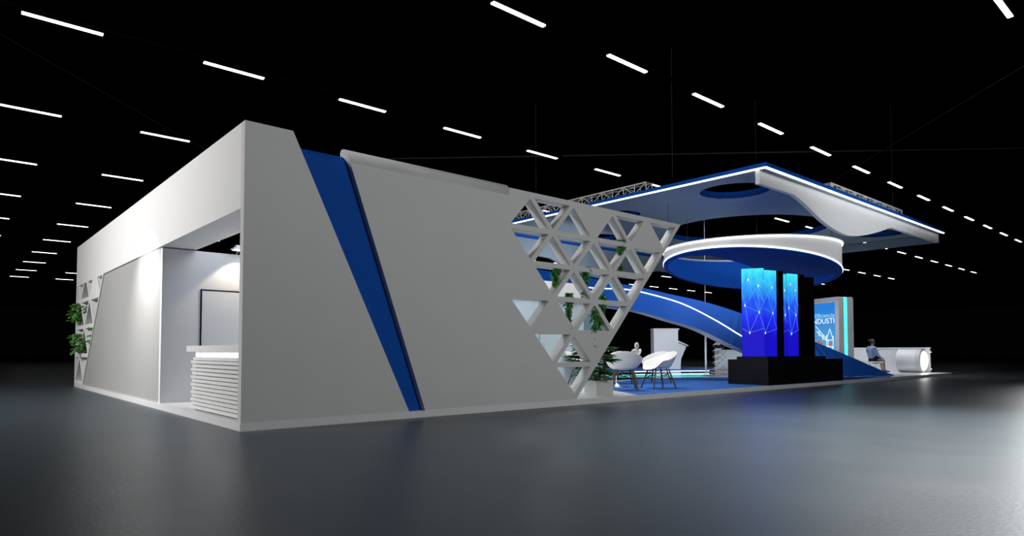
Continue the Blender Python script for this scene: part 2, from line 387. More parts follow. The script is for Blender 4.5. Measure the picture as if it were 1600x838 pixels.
# ------------------------------------------------------------------ meeting room behind lattice
mr_ = empty('meeting_room', (6, 5.5, PT), 'pale glazed meeting room with flat white roof parapet behind the triangle lattice', 'meeting room')
RY = 3.6
xr = at_y(942, 500, RY).x; xg = at_y(912, 500, RY).x; xd = at_y(926, 500, RY).x
link('front_panel', BX(3.7, xg, RY, RY+.06, PT, 2.3), ROOMW, mr_)
bm = bmesh.new()
for x in (4.9, 6.1, 7.3, 8.5): box(bm, x-.008, x+.008, RY-.012, RY, PT, 2.3)
link('panel_joints', bm, TEAL, mr_)
link('door_glass', BX(xg, xd, RY+.02, RY+.05, PT, 2.3), TEAL, mr_)
link('corner_panel', BX(xd, xr, RY, RY+.06, PT, 2.3), ROOMW, mr_)
link('side_panel', BX(xr-.06, xr, RY+.06, 7.5, PT, 2.3), ROOMW, mr_)
link('back_panel', BX(3.7, xr, 7.44, 7.5, PT, 2.3), ROOMW, mr_)
link('roof_trim', BX(3.65, xr-.25, RY-.05, 7.55, 2.3, 2.37), BLUED, mr_)
par = [(3.7, 2.37), (xr-.02, 2.37), (xr-.02, 2.52), (at_y(897, 440, RY).x, 2.78), (3.7, 2.78)]
link('roof_parapet', SLXZ(par, [], RY, RY+.7), WHITE, mr_)
# ------------------------------------------------------------------ canopy
CZ = 5.87; CU = 5.78
cn = empty('hanging_canopy', (20, 6, CZ), 'large flat hanging canopy with round cut-outs, blue edge and glowing white rim line', 'canopy')
X0, X1, Y1 = 13.2, 27.75, 11.4
chole = [circle(14.93, 1.9, 1.0), circle(21.05, 5.0, 3.05, 72), circle(15.0, 6.35, .72), circle(17.94, 10.1, 1.05), circle(14.7, 10.55, .55), circle(25.9, 1.75, .88), circle(25.0, 9.6, 1.0)]
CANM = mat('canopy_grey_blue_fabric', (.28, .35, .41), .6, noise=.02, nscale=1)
cout = [(X0+.1, .1), (X1-.1, .1), (X1-.1, Y1), (X0+.1, Y1)]
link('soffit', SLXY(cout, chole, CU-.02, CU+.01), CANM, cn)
for L in chole:
    bm = bmesh.new(); n = len(L); ring_ = [[], []]
    for i in range(n):
        ring_[0].append(bm.verts.new((L[i][0], L[i][1], CU-.015))); ring_[1].append(bm.verts.new((L[i][0], L[i][1], CZ+.11)))
    for i in range(n): bm.faces.new((ring_[0][i], ring_[0][(i+1) % n], ring_[1][(i+1) % n], ring_[1][i]))
    bmesh.ops.solidify(bm, geom=bm.faces[:], thickness=.015)
    link('hole_lining', bm, BLUE, cn)
link('top_board', SLXY([(X0+.02, .02), (X1-.02, .02), (X1-.02, Y1), (X0+.02, Y1)], [[(x+(x-cx)*.02, y+(y-cy)*.02) for x, y in L] for L, (cx, cy) in zip(chole, [(14.93, 1.9), (21.05, 5), (15, 6.35), (17.94, 10.1), (14.7, 10.55), (25.9, 1.75), (25, 9.6)])], CZ, CZ+.03), BLUED, cn)
bm = bmesh.new()
box(bm, X0, X1, 0, .05, CU+.02, CZ+.03); box(bm, X0, X0+.05, .05, Y1, CU+.02, CZ+.03); box(bm, X1-.05, X1, .05, Y1, CU+.02, CZ+.03)
link('blue_edge', bm, BLUE, cn)
bm = bmesh.new()
box(bm, X0+.02, X1-.02, .0, .06, CU-.025, CU+.012); box(bm, X0, X0+.06, .06, Y1, CU-.025, CU+.012)
link('rim_light', bm, LED, cn)
# front fascia with wave
pts = [(1187, 287), (1193, 290), (1240, 304), (1254, 315), (1267, 327), (1283, 343), (1300, 356), (1315, 364), (1330, 368.5), (1350, 368), (1375, 362), (1388, 357), (1394, 356), (1400, 357), (1467, 379.6)]
FY = .22
low = [at_y(px, py, FY) for px, py in pts]; low = [(p.x, p.z) for p in low]
sm = [(p.x, p.y) for p in spline([(a, b_, 0) for a, b_ in low[2:13]], 5)]
zb = low[0][1]
low2 = [(low[0][0], zb)]+sm+[(low[-1][0], low[-1][1])]
fo = low2+[(low[-1][0], CU-.03), (low[0][0], CU-.03)]
link('front_fascia', SLXZ(fo, [], FY, FY+.12), WHITE, cn)
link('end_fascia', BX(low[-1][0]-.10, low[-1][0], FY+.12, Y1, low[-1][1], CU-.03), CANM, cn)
# back fascia beam (separate hanging piece, wavy)
bf = empty('back_fascia', (18, 12.4, 5), 'grey hanging fascia with wavy lower edge behind the canopy, blue along its top', 'fascia')
BY = 12.4
tl, tr = at_y(790, 361, BY), at_y(1052, 405, BY); zt = (tl.z+tr.z)/2
bp_ = [(790, 392), (830, 398), (860, 404), (873, 411), (885, 417), (916, 430), (940, 436), (965, 433), (987, 429), (1005, 426), (1030, 424), (1052, 427), (1075, 428)]
lo = [at_y(a, b_, BY) for a, b_ in bp_]; lo = [(p.x, p.z) for p in lo]
xe = lo[-1][0]
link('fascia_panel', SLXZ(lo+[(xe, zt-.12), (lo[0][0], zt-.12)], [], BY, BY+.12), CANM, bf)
link('blue_top_edge', BX(lo[0][0], xe, BY-.03, BY+.4, zt-.12, zt), BLUE, bf)
# trusses
def truss(name, p, q, s, label, n):
    """square lattice truss between p and q (bottom centre line), side s"""
    p, q = Vector(p), Vector(q); t = (q-p).normalized(); sd = Vector((-t.y, t.x, 0)); root = empty(name, p, label, 'truss', 'aluminium trusses')
    L = (q-p).length; corners = [(-s/2, 0), (s/2, 0), (-s/2, s), (s/2, s)]
    P = lambda d, c: p+t*d+sd*c[0]+Vector((0, 0, c[1]))
    for c in corners: link('chord', TB([P(0, c), P(L, c)], .024, 6), METAL, root)
    bm = bmesh.new(); st = L/n
    for i in range(n):
        for (a, b_) in ((0, 1), (2, 3), (0, 2), (1, 3)):
            c0, c1 = (corners[a], corners[b_]) if i % 2 else (corners[b_], corners[a])
            tube(bm, [P(i*st, c0), P((i+1)*st, c1)], .014, 5)
    for i in range(0, n+1):
        for (a, b_) in ((0, 2), (1, 3), (2, 3), (0, 1)): tube(bm, [P(i*st, corners[a]), P(i*st, corners[b_])], .014, 5)
    link('bracing', bm, METAL, root); return root
tA = at_x(1014, 290, X0+.45); tB = at_x(822, 331, X0+.45)
truss('roof_truss', (X0+.45, tA.y, CZ+.05), (X0+.45, Y1-.2, CZ+.05), .3, 'silver lattice truss on the canopy, seen above its left edge', 16)
uA = at_y(1286, 290, .55); uB = at_y(1398, 326, .55)
truss('roof_truss', (uA.x, .45, CZ+.05), (uB.x, .45, CZ+.05), .28, 'silver lattice truss on the canopy behind its right front edge', 14)
truss('roof_truss', (14, BY+.2, zt+.01), (xe-.5, BY+.2, zt+.01), .22, 'short silver truss seen through the lattice on the far fascia', 16)
def cable(px, x, y, z0, z1, label, r=.008):
    tag(link('hanging_cable', TB([(x, y, z0), (x, y, z1)], r, 6), CABLE), label, 'cable', 'suspension cables')
cable(0, X0+.45, 9.2, CZ+.36, 10.2, 'thin cable rising from the left canopy truss to the ceiling, above the rolled wall cap')
cable(0, X0+.45, 3.2, CZ+.36, 10.2, 'thin cable holding the right end of the left canopy truss')
cable(0, uB.x-.5, .45, CZ+.34, 10.2, 'thin cable holding the truss near the right tip of the canopy')
# ------------------------------------------------------------------ ring
RC = (16.95, 2.58); RR = 2.706; ZU = 4.3
def rz(x, y): return 3.64-.15*(x-RC[0])
rg = empty('hanging_ring', (RC[0], RC[1], 4), 'round hanging ring, white outside and blue below with glowing edges, above the screen towers', 'ring')
N = 96
def ringband(r0, r1, za, zb_):
    bm = bmesh.new(); R = []
    for k in range(N):
        a = k*2*math.pi/N; c, s_ = math.cos(a), math.sin(a)
        x0, y0 = RC[0]+r0*c, RC[1]+r0*s_; x1, y1 = RC[0]+r1*c, RC[1]+r1*s_
        R.append([bm.verts.new((x0, y0, za(x0, y0))), bm.verts.new((x1, y1, za(x1, y1))), bm.verts.new((x1, y1, zb_(x1, y1))), bm.verts.new((x0, y0, zb_(x0, y0)))])
    for k in range(N):
        A, B = R[k], R[(k+1) % N]
        for i in range(4): bm.faces.new((A[i], A[(i+1) % 4], B[(i+1) % 4], B[i]))
    return bm
link('outer_band', ringband(RR-.03, RR, lambda x, y: rz(x, y)-.01, lambda x, y: ZU), WHITE, rg, smooth=False)
link('inner_band', ringband(RR-.08, RR-.032, lambda x, y: rz(x, y)+.01, lambda x, y: ZU-.04), BLUE, rg)
link('top_light', ringband(RR+.002, RR+.04, lambda x, y: ZU-.04, lambda x, y: ZU-.008), LED, rg)
link('top_flange', ringband(RR-.05, RR+.06, lambda x, y: ZU-.003, lambda x, y: ZU+.02), WHITE, rg)
link('bottom_light', ringband(RR+.001, RR+.028, lambda x, y: rz(x, y)-.012, lambda x, y: rz(x, y)+.026), LED, rg)
# underside plate with a wavy opening to the back
def on_ring(px, py):
    d = ray(px, py); t = (3.64-.15*(CAM.x-RC[0])-CAM.z)/(d.z+.15*d.x); p = CAM+d*t; return p
hp = [on_ring(*q) for q in [(1052, 404), (1070, 399), (1090, 397), (1110, 397.5), (1135, 403), (1165, 412), (1190, 421), (1215, 429), (1245, 434), (1270, 433), (1290, 428.5), (1303, 425)]]
hp = [(p.x, p.y) for p in hp]
# keep inside the disc and close along the far rim
def clampr(p, R):
    v = Vector((p[0]-RC[0], p[1]-RC[1]));
    return (RC[0]+v.x*min(1, R/v.length), RC[1]+v.y*min(1, R/v.length))
hp = [clampr(p, RR-.14) for p in hp]
sp = [clampr((p.x, p.y), RR-.14) for p in spline([(a, b_, 0) for a, b_ in hp], 4)]
a0 = math.atan2(sp[0][1]-RC[1], sp[0][0]-RC[0]); a1 = math.atan2(sp[-1][1]-RC[1], sp[-1][0]-RC[0])
if a0 < a1: a0 += 2*math.pi
arc = [(RC[0]+(RR-.14)*math.cos(a1+(a0-a1)*t/30), RC[1]+(RR-.14)*math.sin(a1+(a0-a1)*t/30)) for t in range(1, 30)]
bm = bmesh.new()
slab(bm, circle(RC[0], RC[1], RR+.01, N), [sp+arc], lambda u, v: (u, v, rz(u, v)-.045), lambda u, v: (u, v, rz(u, v)-.014))
link('underside_plate', bm, BLUE, rg)
for i, a in enumerate((2.5, -.75, .4, 1.4)):
    x, y = RC[0]+RR*.99*math.cos(a), RC[1]+RR*.99*math.sin(a)
    cable(0, x, y, ZU+.02, 10.2 if i == 2 else CU-.02, 'thin cable suspending the round ring, ' + ['at its left side', 'at its near side', 'at its right side', 'at its far side'][i], .007)
# ------------------------------------------------------------------ arch ribbon (ruled surface)
up = [(1398, 588, .55), (1340, 562.5, .9), (1275, 535, 1.5), (1215, 511, 2.2), (1156, 489, 3.0), (1101, 472, 3.8), (1050, 460.6, 4.6), (1002, 449.5, 5.4), (968, 443.5, 6.0), (939, 438, 6.5), (900, 430.5, 7.2), (860, 424.5, 8.0), (825, 418, 8.7)]
lw_ = [(1397, 589.5, .45), (1362, 591.2, .3), (1320, 590, .25), (1240, 577, 1.75), (1158, 546, 2.2), (1095, 516, 3.1), (1045, 500.5, 3.9), (1002, 488, 4.6), (968, 482.5, 5.2), (939, 478.5, 5.8), (900, 473, 6.6), (860, 469, 7.5), (825, 466, 8.3)]
UP = spline([at_y(*q) for q in up], 5); LW = spline([at_y(*q) for q in lw_], 5)
for p in UP+LW: p.z = max(p.z, PT+.005)
ar = empty('arched_ribbon', (21, 2, PT), 'wide blue arched ribbon sweeping from behind the lattice down to the platform at the right', 'arch')
bm = bmesh.new(); TH = .3; rowsv = []
for a, b_ in zip(UP, LW):
    k = min(1, max(.15, (a.z-PT)/1.5)); off = Vector((0, TH*k, 0))
    rowsv.append([bm.verts.new(a), bm.verts.new(b_), bm.verts.new(b_+off), bm.verts.new(a+off)])
for A, B in zip(rowsv, rowsv[1:]):
    for i in range(4):
        f_ = bm.faces.new((A[i], A[(i+1) % 4], B[(i+1) % 4], B[i])); f_.material_index = 1 if i == 1 else 0
bm.faces.new(rowsv[0]); bm.faces.new(rowsv[-1][::-1])
link('ribbon_body', bm, [BLUE, WHITE], ar)
ledpx = [(915, .38), (930, .36), (974, .21), (1002, .2), (1050, .23), (1074, .34), (1104, .485), (1130, .56), (1158, .65), (1200, .76), (1240, .86)]
def ribbon_pt(px, t):
    best = None
    for a, b_ in zip(UP, LW):
        p = a.lerp(b_, t); q = proj(p)
        if best is None or abs(q[0]-px) < best[0]: best = (abs(q[0]-px), p)
    return best[1]
lp = [ribbon_pt(px, t)+Vector((-.01, -.03, 0)) for px, t in ledpx]
link('light_line', TB(spline(lp, 5), .020, 6), LED, ar)
sk = []
for px in (1322, 1335, 1350, 1365, 1380, 1390):
    best = min((abs(proj(ribbon_pt(px, t/40))[1]-588.5), t/40) for t in range(41)); sk.append(ribbon_pt(px, best[1])+Vector((0, -.012, 0)))
link('foot_line', TB(sk, .010, 5), WHITE, ar)
# ------------------------------------------------------------------ black plinth and LED towers
pl = empty('plinth', (15.8, .7, PT), 'stepped black plinth carrying the tall screen towers at the front edge', 'plinth')
link('lower_step', BX(13.39, 18.0, .12, 1.28, PT, .765, bevel=.006), BLACK, pl)
link('upper_step', BX(13.75, 17.3, .32, 1.22, .765, .84, bevel=.004), BLACK, pl)
def grad_screen(name):
    m = bpy.data.materials.new(name); m.use_nodes = True; nt = m.node_tree; b = nt.nodes['Principled BSDF']
    b.inputs['Base Color'].default_value = (.01, .01, .02, 1); b.inputs['Roughness'].default_value = .3
    tc = nt.nodes.new('ShaderNodeTexCoord'); sx = nt.nodes.new('ShaderNodeSeparateXYZ'); nt.links.new(tc.outputs['Object'], sx.inputs[0])
    vo = nt.nodes.new('ShaderNodeTexNoise'); vo.inputs['Scale'].default_value = 2.6; mp = nt.nodes.new('ShaderNodeMapping'); mp.inputs['Scale'].default_value = (2.2, 2.2, .8)
    nt.links.new(tc.outputs['Object'], mp.inputs[0]); nt.links.new(mp.outputs[0], vo.inputs['Vector'])
    ma = nt.nodes.new('ShaderNodeMath'); ma.operation = 'MULTIPLY_ADD'; ma.inputs[1].default_value = .38; ma.inputs[2].default_value = -.19
    nt.links.new(vo.outputs['Fac'], ma.inputs[0])
    md = nt.nodes.new('ShaderNodeMath'); md.operation = 'MULTIPLY_ADD'; md.inputs[1].default_value = 1/2.4; nt.links.new(sx.outputs['Z'], md.inputs[0]); md.inputs[2].default_value = 0
    ad = nt.nodes.new('ShaderNodeMath'); ad.operation = 'ADD'; nt.links.new(md.outputs[0], ad.inputs[0]); nt.links.new(ma.outputs[0], ad.inputs[1])
    r = nt.nodes.new('ShaderNodeValToRGB'); e = r.color_ramp.elements
    e[0].position = .22; e[0].color = (.008, .004, .56, 1); e[1].position = 1.0; e[1].color = (.06, .88, .95, 1)
    for p, c in ((.42, (.012, .02, .85, 1)), (.62, (.012, .09, .88, 1)), (.78, (.02, .36, .92, 1)), (.9, (.04, .70, .95, 1))):
        x = e.new(p); x.color = c
    nt.links.new(ad.outputs[0], r.inputs['Fac']); nt.links.new(r.outputs['Color'], b.inputs['Emission Color']); b.inputs['Emission Strength'].default_value = 1.0
    return m
SCR = grad_screen('led_network_gradient')
NET = mat('network_lines', (.1, .2, .4), .5, emit=(.10, .33, .95), estr=1)
NODE = mat('network_nodes', (.8, .9, 1), .5, emit=(.75, .95, 1), estr=1.2)
TT = 3.25; TZ = .84
def tower(pA, pB, th, label, lit=True, seed=1, ext=0):
    """box tower whose LED face runs from plan point pA (left) to pB (right); thickness goes away from the camera"""
    pA, pB = Vector(pA), Vector(pB); t = (pB-pA).normalized(); L = (pB-pA).length
    root = empty('screen_tower', (pA.x, pA.y, TZ), label, 'screen tower', 'screen towers on the plinth', rz=math.atan2(t.y, t.x), local=True)
    bm = BX(0, L, .012, th, 0, TT-TZ)
    if ext: box(bm, L+.002, L+ext, 0, th, 0, TT-TZ)
    link('tower_body', bm, BLACKG, root)
    if lit:
        link('screen', BX(.005, L-.005, 0, .012, .004, TT-TZ-.004), SCR, root)
        rnd = random.Random(seed); H = TT-TZ; nodes = [(L*.3, H*.87), (L*.75, H*.80), (L*.15, H*.58), (L*.78, H*.5), (L*.35, H*.27), (L*1.0, H*.62), (0, H*.75), (L, H*.32), (L*.5, H*.98), (L, H*.95), (0, H*.32), (0, H*.9)]
        bm = bmesh.new(); bn = bmesh.new()
        for i, j in [(0, 1), (0, 2), (0, 3), (1, 3), (1, 5), (2, 3), (3, 4), (3, 7), (2, 4), (4, 7), (0, 8), (1, 8), (1, 9), (6, 0), (6, 2), (5, 3), (10, 4), (11, 0), (2, 1), (4, 5), (0, 5)]:
            a, b_ = nodes[i], nodes[j]; tube(bm, [(a[0]*.98+.004, -.002, a[1]), (b_[0]*.98+.004, -.002, b_[1])], .0035, 4)
        for i in range(5): box(bn, nodes[i][0]-.011, nodes[i][0]+.011, -.006, 0, nodes[i][1]-.032, nodes[i][1]+.032)
        link('network_lines', bm, NET, root); link('network_nodes', bn, NODE, root)
    return root
T1 = tower((13.67, 1.01), (13.95, .50), .08, 'leftmost screen tower, showing the widest glowing cyan to blue network face', seed=1)
T2 = tower((14.12, .76), (14.80, .58), .30, 'second screen tower from the left, glowing face ending in a black right part', seed=2, ext=.27)
T3 = tower((15.52, .98), (15.84, .765), .05, 'third screen tower from the left, mostly hidden, showing only a thin blue sliver', seed=3)
T4 = tower((15.62, .68), (16.11, .59), .02, 'fourth screen tower from the left, slim glowing face ending in a black right part', seed=4, ext=.30)
T5 = tower((16.80, .80), (17.34, .655), .30, 'rightmost screen tower, completely black from the front', lit=False)
# ------------------------------------------------------------------ information totem
tot = empty('information_totem', (22.65, 2.98, PT), 'tall white rounded totem with poster screen and turquoise light line on its side', 'totem', rz=math.atan2(-1.11, -.62)+math.pi, local=True)
# local x runs from far left (0) to near right; front face at y=0 looks along -y
TL, TH_, TD = 1.27, 2.9, .62
Mx = Matrix.Identity(4)
dirv = Vector((22.03-22.65, 1.87-2.98)); tot.rotation_euler = (0, 0, math.atan2(dirv.y, dirv.x))
def rrect(x0, x1, z0, z1, r, n=6):
    out = []
    for cx, cz, a in ((x1-r, z1-r, 0), (x0+r, z1-r, 90), (x0+r, z0+r, 180), (x1-r, z0+r, 270)):
        for k in range(n+1): t = math.radians(a+90*k/n); out.append((cx+r*math.cos(t), cz+r*math.sin(t)))
    return out
link('totem_front', SLXZ(rrect(-.35, TL, 0, TH_, .10), [], 0, .22), WHITE, tot)
link('light_line', SLXZ(rrect(-.34, TL-.01, .01, TH_-.01, .10), [], .22, .36), CYAN, tot)
link('totem_back', SLXZ(rrect(-.35, TL, 0, TH_, .10), [], .36, TD), WHITE, tot)
PST = bpy.data.materials.new('poster_sky'); PST.use_nodes = True; nt = PST.node_tree; b = nt.nodes['Principled BSDF']
tc = nt.nodes.new('ShaderNodeTexCoord'); sx = nt.nodes.new('ShaderNodeSeparateXYZ'); nt.links.new(tc.outputs['Object'], sx.inputs[0])
md = nt.nodes.new('ShaderNodeMath'); md.operation = 'MULTIPLY_ADD'; md.inputs[1].default_value = .5; md.inputs[2].default_value = -.3; nt.links.new(sx.outputs['Z'], md.inputs[0])
r = nt.nodes.new('ShaderNodeValToRGB'); e = r.color_ramp.elements; e[0].position = .05; e[0].color = (.10, .38, .60, 1); e[1].position = .95; e[1].color = (.015, .20, .68, 1)
nt.links.new(md.outputs[0], r.inputs['Fac']); nt.links.new(r.outputs['Color'], b.inputs['Emission Color']); b.inputs['Emission Strength'].default_value = 1; b.inputs['Base Color'].default_value = (.01, .02, .04, 1)
scr = link('screen', BX(-.22, 1.08, -.012, 0, .45, 2.70), PST, tot)
SCW = mat('screen_white', (.6, .6, .6), .5, emit=(.75, .85, .92), estr=.9)
SCC = mat('screen_pale_cyan', (.3, .6, .6), .5, emit=(.25, .62, .72), estr=.8)
SCO = mat('screen_rust', (.3, .1, .05), .5, emit=(.36, .13, .07), estr=.8)
def text(body, size, x, z, m, parent, name):
    cu = bpy.data.curves.new(name, 'FONT'); cu.body = body; cu.size = size; cu.extrude = .002; cu.align_x = 'RIGHT'
    o = bpy.data.objects.new(name, cu); COL.objects.link(o); bpy.context.view_layer.update()
    me = bpy.data.meshes.new_from_object(o.evaluated_get(bpy.context.evaluated_depsgraph_get())); bpy.data.objects.remove(o)
    for v in me.vertices: v.co = Vector((v.co.x*1.25+x, -.016+v.co.z*.5, v.co.y+z))
    me.materials.clear(); me.materials.append(m); q = bpy.data.objects.new(name, me); COL.objects.link(q); q.parent = parent; return q
text('Efficiencia', .225, 1.07, 2.16, SCC, scr, 'screen_text')
text('INDUSTI', .285, 1.075, 1.93, SCW, scr, 'screen_text')
bm = bmesh.new()
Z = -.016
for pts_ in ([(.0, 1.85), (.35, 1.55), (.62, 1.35)], [(.62, .55), (.62, 1.5)], [(.95, .5), (.98, 1.45)], [(.62, 1.3), (.98, 1.3)], [(.62, 1.05), (.98, 1.05)], [(.70, 1.5), (.80, 1.72), (.98, 1.3)], [(.80, 1.72), (.62, 1.35)], [(.55, .6), (1.02, .6)], [(.7, 1.3), (.7, .6)], [(.05, 1.65), (.6, 1.28)], [(.2, 1.65), (.2, 1.45)], [(.4, 1.5), (.4, 1.3)], [(.62, 1.05), (.95, .6)], [(.62, .6), (.95, 1.05)]):
    tube(bm, [(x, Z, z) for x, z in pts_], .014, 4)
link('crane_picture', bm, SCW, scr)
bm = bmesh.new()
for x, z, w_, h in ((.0, .95, .25, .14), (.15, 1.1, .25, .12), (.3, .85, .3, .15), (.05, 1.2, .2, .1), (.66, 1.1, .2, .1), (-.2, .8, .3, .12), (.45, .98, .12, .1)):
    box(bm, x, x+w_, -.016, -.012, z, z+h)
link('container_picture', bm, SCO, scr)
# ------------------------------------------------------------------ end wall and cylinder lamp
ew = empty('low_end_wall', (28.2, 2.6, PT), 'low white wall closing the right end of the platform behind the seated person', 'low wall')
link('wall_body', BX(28.08, 28.2, .72, 5.2, PT, 1.10), WHITE, ew); link('wall_cap', BX(28.06, 28.2, .70, 5.2, 1.10, 1.14), WHITE, ew)
cl = empty('cylinder_light_box', (27.5, 1.3, PT), 'horizontal white drum with glowing round face lying on the right end of the platform', 'light box')
MR = Matrix.Translation((27.5, .8, .59)) @ Matrix.Rotation(-math.pi/2, 4, 'X')
bm = bmesh.new(); lathe(bm, [(.40, .16), (.48, .16), (.485, .2), (.485, .86), (.46, .88)], n=48, M=MR); link('drum', bm, WHITE, cl, smooth=False)
bm = bmesh.new(); lathe(bm, [(.41, -.02), (.485, .0), (.49, .03), (.49, .158), (.40, .158)], n=48, M=MR); link('end_ring', bm, GREYP, cl)
bm = bmesh.new(); lathe(bm, [(.37, -.06), (.385, -.05), (.385, -.02), (.37, -.015)], n=48, M=MR); link('glowing_face', bm, DISC, cl)
bm = bmesh.new()
for z in (.92, .22): box(bm, 27.9, 28.06, .62, .66, z, z+.05); box(bm, 28.02, 28.06, .62, .74, z, z+.05)
link('bracket', bm, CHAIRW, cl)
# ------------------------------------------------------------------ lectern block, rack, white counter, pole
lec = empty('tall_block', (24.0, 11, PT), 'tall white display block with a slanted side shelf beyond the round table', 'display block')
a = at_z(1022, 577.2, PT); c = at_z(1060, 577.2, PT)
dv = (c-a); Lw = dv.length; lec.location = a; lec.rotation_euler = (0, 0, math.atan2(dv.y, dv.x)); lec['local'] = 1
link('block_body', BX(0, Lw, 0, .7, 0, 1.93), WHITE, lec); link('top_cap', BX(-.02, Lw+.06, -.02, .72, 1.93, 1.99), WHITE, lec)
link('side_desk', SLXZ([(Lw, 0), (Lw+.12, 0), (Lw+.15, .5), (Lw+.42, 1.12), (Lw, 1.32)], [], .05, .6), WHITE, lec)
link('desk_top', SLXZ([(Lw, 1.33), (Lw+.50, 1.12), (Lw+.50, 1.17), (Lw, 1.40)], [], .0, .65), WHITE, lec)
rk = empty('brochure_rack', tuple(at_z(1119, 582.5, PT)), 'folding zigzag brochure rack of crossed white frames beside the white counter', 'rack', local=True, rz=-.72)
bm = bmesh.new(); H = 1.22; n_ = 5; h = H/n_
for s_ in (0, .28):
    for k in range(n_):
        z0 = k*h+.03
        tube(bm, [(s_-.14, 0, z0+h/2), (s_, 0, z0), (s_+.14, 0, z0+h/2), (s_, 0, z0+h), (s_-.14, 0, z0+h/2)], .010, 5)
link('scissor_frame', bm, mat('grey_rack_metal', (.25, .25, .27), .35, metal=.5), rk)
for k in range(n_):
    z0 = k*h+.03; P4 = [(-.13, z0+h*.55), (.0, z0+h*.98), (.28, z0+h*.98), (.15, z0+h*.55)]
    link('tray', SLXZ(P4, [], .0, .02), CHAIRW, rk)
link('foot_bar', BX(-.2, .5, -.15, .15, 0, .025), METAL, rk)
wc = empty('white_counter', (24, 7.2, PT), 'plain white counter partly hidden behind the plinth and arch', 'counter')
a = at_z(1124, 582, PT); wc.location = a; wc['local'] = 1; wc.rotation_euler = (0, 0, -.72)
link('counter_body', BX(0, 1.7, 0, .6, 0, .90), WHITE, wc); link('counter_top', BX(-.02, 1.72, -.02, .62, .90, .94), WHITE, wc)
po = empty('light_pole', (18.5, 5.35, PT), 'slim white pole on a round base plate standing on the glass floor', 'pole')
pp = at_z(1103, 587, PT); po.location = pp
bm = bmesh.new(); lathe(bm, [(.30, PT+.009), (.30, PT+.03), (.05, PT+.05), (.04, PT+.06)], c=(pp.x, pp.y), n=32); link('base_plate', bm, CHAIRW, po)
link('shaft', TB([(pp.x, pp.y, PT+.03), (pp.x, pp.y, 2.25)], .035, 12), CHAIRW, po)
link('upper_rod', TB([(pp.x, pp.y, 2.25), (pp.x, pp.y, 5.9)], .012, 6), METAL, po)
# ------------------------------------------------------------------ shell chairs and table
def sm_mesh(bm, m, parent, name, th=.012, lev=1):
    o = link(name, bm, m, parent, smooth=True); md = o.modifiers.new('thick', 'SOLIDIFY'); md.thickness = th; md.offset = 0
    if lev: md = o.modifiers.new('sub', 'SUBSURF'); md.levels = lev; md.render_levels = lev
    return o
def make_chair():
    root = empty('shell_armchair', (0, 0, 0), 'x', 'chair', local=True)     # faces +x locally
    bm = bmesh.new(); nu, nr = 36, 10; G = []
    def ss(a, b_, x): t = max(0, min(1, (x-a)/(b_-a))); return t*t*(3-2*t)
    for i in range(nu):
        a = 2*math.pi*i/nu; ca, sa = math.cos(a), math.sin(a); row = []
        bk = max(0, -ca); f_ = max(0, ca)
        rim = .19*ss(.85, .30, ca)+.21*max(0, (.15-ca)/1.15)**1.7
        rx = .30+.02*bk; ry = .31
        sq = (abs(ca)**2.4+abs(sa)**2.4)**(-1/2.4)
        for j in range(1, nr+1):
            t = j/nr; rad = min(1, t/.62)**.9*.80+.20*max(0, (t-.62)/.38)
            rise = max(0, (t-.50)/.50)
            z = .46+rim*rise**1.15-.03*f_*f_*t*t
            row.append(bm.verts.new((rx*rad*ca*sq*(1+.22*bk*rise), (ry*rad*sa*sq)*(1+.22*rise*(1 if rim > .05 else .2)), z)))
        G.append(row)
    c0 = bm.verts.new((0, 0, .452))
    for i in range(nu):
        A, B = G[i], G[(i+1) % nu]
        bm.faces.new((c0, A[0], B[0]))
        for j in range(nr-1): bm.faces.new((A[j], A[j+1], B[j+1], B[j]))
    sm_mesh(bm, CHAIRW, root, 'shell')
    for sx_ in (1, -1):
        for sy in (1, -1): link('leg', TB([(.15*sx_, .15*sy, .45), (.27*sx_, .26*sy, 0)], .017, 8), WOOD, root)
    bm = bmesh.new()
    for sy in (1, -1):
        tube(bm, [(.17*sy, .17, .36), (.21*sy, -.205, .22)], .006, 6); tube(bm, [(.17*sy, -.17, .36), (.21*sy, .205, .22)], .006, 6)
        tube(bm, [(.17, .17*sy, .36), (-.21, .205*sy, .22)], .006, 6); tube(bm, [(-.17, .17*sy, .36), (.21, .205*sy, .22)], .006, 6)
    link('brace_wires', bm, BLACK, root)
    return root
ch = make_chair()
TBL = (9.75, 2.15)
chairs = [(9.05, 1.35, 'white shell armchair seen from behind, closest to the palm planter'),
          (10.15, 1.20, 'white shell armchair on the right side of the table, nearest the platform edge'),
          (11.15, 3.05, 'white shell armchair behind the table, just left of the tall display block'),
          (12.2, 2.75, 'white shell armchair farthest right, partly hidden by the nearer right chair'),
          (9.6, 3.15, 'white shell armchair behind the palm, left side of the table')]
fc = [.75, 2.75, -2.2, -2.9, -1.2]
for i, (x, y, lab) in enumerate(chairs):
    o = ch if i == 0 else copy_tree(ch)
    o.scale = (1.13, 1.13, 1.04); o.location = (x, y, PT+.002); o.rotation_euler.z = fc[i]; o['label'] = lab; o['group'] = 'armchairs around the lounge table'; o['category'] = 'chair'
tb = empty('pedestal_table', (TBL[0], TBL[1], PT+.002), 'round glass topped table on a chrome pedestal among white shell chairs', 'table', local=True)
bm = bmesh.new(); lathe(bm, [(.30, 0), (.30, .012), (.10, .035), (.03, .09), (.025, .10)], n=32); link('base', bm, CHROME, tb)
link('column', TB([(0, 0, .08), (0, 0, .71)], .028, 12), CHROME, tb)
GLS = mat('clear_glass', (.85, .93, .92), .02, trans=1)
bm = bmesh.new(); lathe(bm, [(.54, .71), (.55, .715), (.55, .723), (.54, .728)], n=40); link('table_top', bm, GLS, tb)
